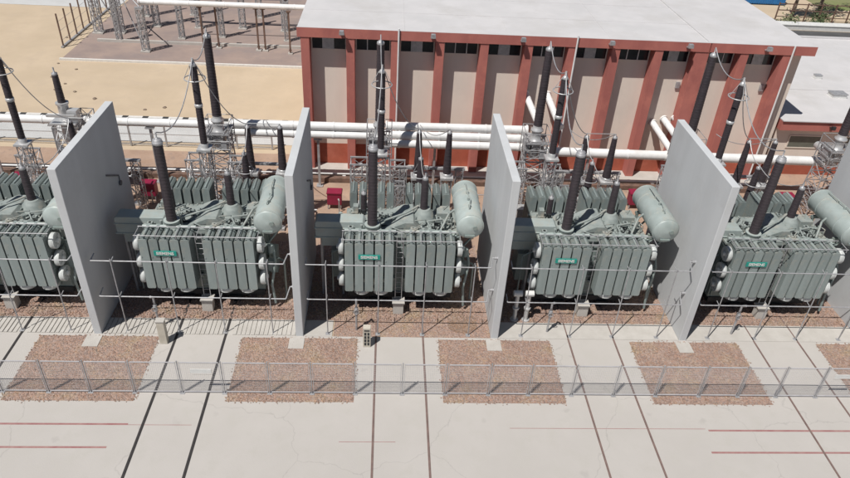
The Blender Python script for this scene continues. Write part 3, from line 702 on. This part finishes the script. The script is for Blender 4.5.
# ---------------------------------------------------------------- switchgear hall
hall = thing('switchgear_hall', 'long hall with flat white roof, red pillars and beige panels', 'building', (7.4, 15.8, 0))
def hp(m, name, mt, bevel=0):
    o = m.build(name, mt, hall, bevel); o.location = (-7.4, -15.8, 0); return o
YB = 36.0
hp(MB().box((7.6, 16.6, 1.55), (38.0, YB, 8.69)), 'wall', 'stucco')
hp(MB().box((7.6, 16.597, -.3), (38.0, YB-.01, 1.548)), 'dado', 'brick')
rf = hp(MB().box((7.37, 15.955, 9.1), (38.29, YB, 9.2)), 'roof', 'roof')
m = MB().box((7.36, 15.76, 8.69), (31.74, 15.95, 9.24)); m.box((31.80, 15.76, 8.69), (38.3, 15.95, 9.24)); m.box((7.36, 15.953, 8.69), (7.5, YB, 9.098)); m.box((38.15, 15.953, 8.69), (38.3, YB, 9.098))
m.box((7.502, 15.953, 8.693), (38.148, 16.6, 9.097)); hp(m, 'fascia', 'red')
m = MB().box((31.7, 15.96, 9.202), (31.84, YB, 9.25)); o = m.build('roof_joint', 'roof', rf)
MB().box((7.37, 15.77, 9.243), (38.29, 15.95, 9.256)).build('coping', 'roof', rf)
for yy in (19.5, 23.2, 26.9, 30.6): MB().box((7.5, yy, 9.202), (31.69, yy+.05, 9.212)).build('roof_seam', 'roof', rf)
for xx in (13.5, 19.6, 25.7): MB().box((xx, 15.97, 9.202), (xx+.05, YB, 9.215)).build('roof_seam', 'roof', rf)
cx = [7.8+2.62*k for k in range(12)]
for k, x in enumerate(cx):
    h = .25 if k != 9 else .42
    hp(MB().box((x-h, 15.8, .14), (x+h, 16.596, 8.688)), 'pillar', 'red', .012)
for k in range(11):
    a = cx[k]+.28; b = cx[k+1]-.28
    if k == 8: b -= .17
    if k == 9: a += .17
    f = hp(MB().box((a, 16.55, 7.72), (b, 16.598, 7.79)).box((a, 16.55, 8.6), (b, 16.598, 8.66)).box((a, 16.55, 7.792), (a+.06, 16.598, 8.598)).box((b-.06, 16.55, 7.792), (b, 16.598, 8.598)), 'window', 'stucco')
    MB().box((a+.062, 16.572, 7.792), (b-.062, 16.596, 8.598)).build('pane', 'glass', f)
    w3 = (b-a)/3
    if k % 2 == 0:
        MB().box((a+w3*.95, 16.50, 7.8), (a+w3*1.95, 16.571, 8.59)).build('louvre', 'galv', f)
    else:
        for q in (1, 2): MB().box((a+q*w3-.025, 16.54, 7.793), (a+q*w3+.025, 16.571, 8.597)).build('mullion', 'white', f)
for x in (9.95, 15.2, 20.45, 25.7, 30.4, 35.2):
    l = hp(MB().box((x-.12, 15.5, 8.95), (x+.12, 15.757, 9.0)).box((x-.03, 15.4, 8.98), (x+.03, 15.6, 9.2)), 'floodlight', 'galv')
    MB().prism([(x-.15, 9.02), (x+.15, 9.02), (x+.12, 9.24), (x-.12, 9.24)], 15.32, 15.55).build('lamp_head', 'galv', l)
for x, zt in ((13.12, 9.4), (23.6, 9.4), (36.75, 9.3)):
    hp(MB().cyl((x+.1, 15.7, .14), (x+.1, 15.7, zt), .055, n=8), 'downpipe', 'pipe')
# brown pipe support feet between pillars, small wall boxes
for x in (30.6, 36.0):
    hp(MB().box((x, 16.48, 6.1), (x+.25, 16.59, 6.5)), 'junction_box', 'galv')

# ---------------------------------------------------------------- annex on the right
an = thing('annex_building', 'lower beige annex with pale roof right of the hall', 'building', (38.4, 16.6, 0))
def ap(m, name, mt, bevel=0, p=None):
    o = m.build(name, mt, p or an, bevel)
    if p is None: o.location = (-38.4, -16.6, 0)
    return o
ap(MB().box((38.35, 17.0, 1.2), (62, 34.2, 3.45)), 'wall', 'stucco')
ap(MB().box((38.35, 16.997, -.3), (62, 34.19, 1.198)), 'dado', 'brick')
ap(MB().box((38.32, 16.55, 3.452), (62.2, 34.4, 4.1)), 'fascia', 'red')
arf = ap(MB().box((38.32, 16.45, 4.102), (62.3, 34.5, 4.16)), 'roof', 'roof')
MB().box((38.33, 22.0, 4.162), (62.2, 22.08, 4.2)).build('roof_joint', 'roof', arf)
MB().box((38.33, 34.3, 4.162), (62.2, 34.5, 4.32)).build('roof_parapet', 'roof', arf)
for (x0, x1) in ((39.5, 41.6), (42.7, 44.6), (46, 48)):
    f = ap(MB().box((x0-.08, 16.95, 2.0), (x1+.08, 16.995, 2.07)).box((x0-.08, 16.95, 2.88), (x1+.08, 16.995, 2.95)).box((x0-.08, 16.95, 2.072), (x0, 16.995, 2.878)).box((x1, 16.95, 2.072), (x1+.08, 16.995, 2.878)), 'window', 'stucco')
    MB().box((x0, 16.97, 2.075), (x1, 16.994, 2.875)).build('pane', 'dustyglass', f)
for (x, y, s) in ((40.8, 22.9, .35), (44.4, 21.0, .5), (44.8, 24.5, .25), (51, 25, .4)):
    v = ap(MB().box((x-s, y-s*.7, 4.162), (x+s, y+s*.7, 4.4)), 'roof_vent', 'white')
    MB().box((x-s*1.1, y-s*.8, 4.402), (x+s*1.1, y+s*.8, 4.45)).build('vent_hood', 'galv', v)
l = ap(MB().box((41.6, 16.3, 3.75), (41.75, 16.548, 3.8)), 'floodlight', 'dark'); MB().box((41.55, 16.15, 3.72), (41.8, 16.299, 3.95)).build('lamp_head', 'dark', l)

# ---------------------------------------------------------------- roadside fence at the left
rfz = thing('road_fence', 'white mesh fence along the service road behind the left bays', 'fence', (0, 18.5, 0))
x = -30.0; xs = []
while x < 7.2: xs.append(x); x += 2.33
for a, b in zip(xs[:-1], xs[1:]):
    m = MB(); fence_panel(m, m, a+.05, b-.05, 0, .1, 1.75, .11); m.box((a, -.02, .85), (b, .02, .9)); m.build('mesh_panel', 'alu', rfz)
for a in xs: MB().box((a-.05, -.05, 0), (a+.05, .05, 1.9)).build('post', 'galv', rfz)

# ---------------------------------------------------------------- compound at the top left
cf = thing('compound_fence', 'row of thin dark fence posts on the sandy compound edge', 'fence', (-15.9, 37, 0))
for k in range(9):
    MB().box((-.05, k*1.6-.05, 0), (.05, k*1.6+.05, 2.9)).build('post', 'rust', cf)
m = MB()
for z in (.6, 1.4, 2.2): m.tube([(0, 0, z), (0, 12.8, z)], .012, 4)
m.box((-.1, -.3, 0), (.1, 13, .12)); m.build('fence_wire', 'galv', cf)
def steel_column(x, y, h, label, w=.5, lat=True):
    t = thing('steel_support', label, 'support', (x, y, .06), 'steel supports in the far compound')
    m = MB()
    if lat: lattice(m, 0, 0, .12, h, w, max(3, int(h*1.2)), .045)
    else: m.box((-.07, -.07, .12), (.07, .07, h)); m.box((-.12, -.03, .3), (.12, .03, .4))
    m.box((-w*.7, -.12, h), (w*.7, .12, h+.14)); m.build('column', 'galv' if lat else 'rust', t)
    MB().box((-w*.8, -w*.8, 0), (w*.8, w*.8, .12)).build('footing', 'slab', t)
    return t
for (x, y, h, w, lat, l) in ((-14.2, 41, 9, .6, True, 'tall lattice column at the far left corner of the compound'),
      (-12.3, 41.2, 9, .6, True, 'second tall lattice column from the compound corner'),
      (-8.6, 36.5, 3.7, .5, True, 'lattice support under the left end of the far white duct'),
      (-3.8, 37.5, 3.7, .3, False, 'slim post under the far white duct, behind the tall left bushing'),
      (-2.6, 38.0, 3.7, .3, False, 'slim post right of the tall left bushing in the far compound'),
      (1.0, 37.7, 3.7, .3, False, 'left post of the close pair under the far white duct'),
      (1.6, 37.7, 3.7, .3, False, 'right post of the close pair under the far white duct'),
      (3.9, 37.1, 3.7, .25, False, 'single post under the far white duct nearest the hall roof'),
      (-9.6, 43.5, 7, .5, True, 'lattice support in the second row of the compound, left'),
      (-5.6, 43.5, 5, .5, True, 'lattice support in the second row of the compound, middle'),
      (-1.5, 43.8, 5, .5, True, 'lattice support in the second row of the compound, right'),
      (2.6, 43.5, 5, .5, True, 'lattice support in the second row nearest the hall'),
      (-11.6, 38.8, 5, .4, True, 'lattice support just inside the compound fence, beside the corner columns'),
      (-6.4, 40.2, 3.6, .4, True, 'short lattice support between the first two rows of the compound'),
      (-2.9, 41.0, 3.6, .4, True, 'short lattice support behind the tall left bushing in the compound'),
      (3.2, 40.6, 3.6, .4, True, 'short lattice support near the hall between the compound rows'),
      (-11.5, 46.5, 6, .5, True, 'rear lattice support of the compound, left'),
      (-7.0, 47.5, 5, .5, True, 'rear lattice support of the compound, middle'),
      (-.5, 47.5, 5, .5, True, 'rear lattice support of the compound, right')):
    t = steel_column(x, y, h, l, w, lat)
    if y > 43 or 39.5 < y < 41.01 and h < 5:
        MB().lathe(sheds(.1, .17, h+.14, h+1.9, 12, .8), (0, 0, 0), n=10).build('insulator', 'porc', t)
tag(MB().tube([(-13.9, 41, 7.5), (-8.6, 36.6, 3.9)], .06).tube([(-14.2, 41, 5), (-12.3, 41.2, .3)], .05).tube([(-12.3, 41.2, 6), (-9.8, 39, .2)], .05).build('brace_strut', 'galv'), 'diagonal steel struts by the compound corner columns', 'strut')
fd = duct((-8.8, 37.4, 4.1), (7.3, 37.6, 4.1), .24, 'far white duct on posts at the top of the sandy compound', flange=3)
fd['group'] = 'white ducts of the far compound'
o = MB().tube([(-8, 44, 3.2), (6.5, 44, 3.2)], .18, 10); tag(o.build('gas_duct', 'pipe'), 'second far white duct crossing the compound behind the first', 'duct', 'white ducts of the far compound')
for (x0, y0, x1, y1, z, l) in ((-9.6, 43.5, 2.6, 43.6, 5.0, 'long steel beam across the second support row of the far compound'), (-6.4, 40.2, 3.2, 40.6, 3.75, 'low steel beam across the short supports of the far compound')):
    tag(MB().tube([(x0, y0, z+.1), (x1, y1, z+.1)], .09, 6).build('steel_beam', 'galv'), l, 'beam', 'steel beams of the far compound')
o = MB().box((-13.5, 38.5, .06), (6.9, 38.75, .3)); tag(o.build('cable_trough', 'slab'), 'pale raised cable trough across the far compound', 'trough')

# debris on the sand
for (x, y, s) in ((-12.9, 31.8, .28), (-14.8, 33.0, .25), (-14.1, 30.0, .35), (-12.6, 28.7, .3), (-11.3, 27.2, .3), (-12.9, 27.5, .25), (-9.4, 26.0, .4), (-5.2, 24.3, .3), (-3.9, 24.8, .35), (-15.6, 40.2, .25), (-16.6, 39.5, .3)):
    s *= .42; bm = bmesh.new(); bmesh.ops.create_icosphere(bm, subdivisions=2, radius=s)
    for v in bm.verts: v.co *= random.uniform(.75, 1.2); v.co.z *= .55
    me = bpy.data.meshes.new('stone'); bm.to_mesh(me); bm.free(); me.materials.append(M['stone'])
    o = bpy.data.objects.new('stone', me); COL.objects.link(o); o.location = (x, y, 0)
    tag(o, 'small brown stone lying on the bare sand left of the compound', 'stone', 'brown stones scattered on the sand')

# ---------------------------------------------------------------- far right: wall, fence, trees, container
o = MB().box((52, 50.9, 0), (110, 51.3, .5)).box((52, 50.85, .5), (110, 52.2, .58)); tag(o.build('boundary_wall', 'white'), 'low white boundary wall beyond the annex roof at top right', 'wall')
t = thing('far_fence', 'dark post and rail fence behind the low white wall at top right', 'fence', (57, 54.2, 0))
for k in range(16): MB().box((k*1.7-.06, -.06, 0), (k*1.7+.06, .06, 2.1)).build('post', 'rust', t)
MB().box((0, -.03, 1.2), (26, .03, 1.3)).box((0, -.03, 1.9), (26, .03, 2.0)).box((0, -.03, .5), (26, .03, .58)).build('rail', 'rust', t)
t = thing('shipping_container', 'bright blue container behind the far right roof corner', 'container', (56.0, 61.0, 0))
m = MB().box((0, 0, .1), (5.5, 2.4, 2.6))
for k in range(18): m.box((.1+k*.3, -.04, .2), (.25+k*.3, -.001, 2.5))
m.build('container_body', 'blue', t); MB().box((-.03, -.05, 2.602), (5.53, 2.45, 2.68)).build('container_roof', 'blue', t)
def tree(name, x, y, h, cr, label, lm, n=900):
    t = thing(name, label, 'tree', (x, y, 0), 'trees beyond the annex')
    m = MB(); m.cyl((0, 0, -.1), (.1, .05, h*.5), .24, .15, 9); m.cyl((.1, .05, h*.5), (0, 0, h*.85), .15, .05, 8)
    for k in range(6):
        a = k*1.1+x; m.cyl((.08, .03, h*(.38+.06*k)), (cr*.75*math.cos(a), cr*.75*math.sin(a), h*(.6+.05*k)), .08, .02, 6)
    m.build('trunk', 'bark', t)
    c = MB(); R = random.Random(int(x*10))
    cl = [(R.uniform(-1, 1)*cr*.7, R.uniform(-1, 1)*cr*.7, h*R.uniform(.5, .98), R.uniform(.35, .6)*cr) for _ in range(12)]
    for k in range(n):
        q = cl[k % 12]; v = Vector((R.gauss(0, 1), R.gauss(0, 1), R.gauss(0, 1))).normalized()*q[3]*R.uniform(.5, 1)
        p = Vector(q[:3])+v; a = Vector((R.gauss(0, 1), R.gauss(0, 1), R.gauss(0, 1))).normalized(); b = a.orthogonal().normalized(); s = R.uniform(.12, .24)
        c.add([p-a*s, p+b*s*.6, p+a*s, p-b*s*.6], [(0, 1, 2, 3)])
    c.build('crown', lm, t)
tree('tree', 60.2, 56.5, 6.5, 2.6, 'slim tree left of the group beyond the far fence at top right', 'leaf')
tree('tree', 64.5, 58.5, 7, 2.8, 'middle leafy tree beyond the far fence at top right', 'leaf2')
tree('tree', 70.5, 58.0, 7, 3.0, 'tree nearest the right edge beyond the far fence', 'leaf')
def shrub(x, y, r, label, lm):
    o = MB(); R = random.Random(int(x*37))
    for k in range(360):
        v = Vector((R.gauss(0, .5), R.gauss(0, .45), abs(R.gauss(0, .45))))*r; a = Vector((R.gauss(0, 1), R.gauss(0, 1), R.gauss(0, 1))).normalized(); b = a.orthogonal().normalized(); s = R.uniform(.08, .18)
        o.add([v-a*s, v+b*s*.6, v+a*s, v-b*s*.6], [(0, 1, 2, 3)])
    t = thing('shrub', label, 'shrub', (x, y, 0), 'shrubs by the far white wall')
    o.build('foliage', lm, t); MB().cyl((0, 0, -.05), (0, 0, r*.5), .06, .03, 6).build('stem', 'bark', t)
for (x, y, r, l, lm) in ((58.0, 52.6, 1.2, 'dusty shrub behind the left end of the far white wall', 'leaf2'), (61.5, 53.0, 1.0, 'low shrub behind the middle of the far white wall', 'leaf'),
        (66.3, 52.8, 1.3, 'wide dusty shrub behind the far white wall near the photo edge', 'leaf2'), (63.5, 56.0, 1.1, 'shrub between the far fence and the trees', 'leaf')):
    shrub(x, y, r, l, lm)
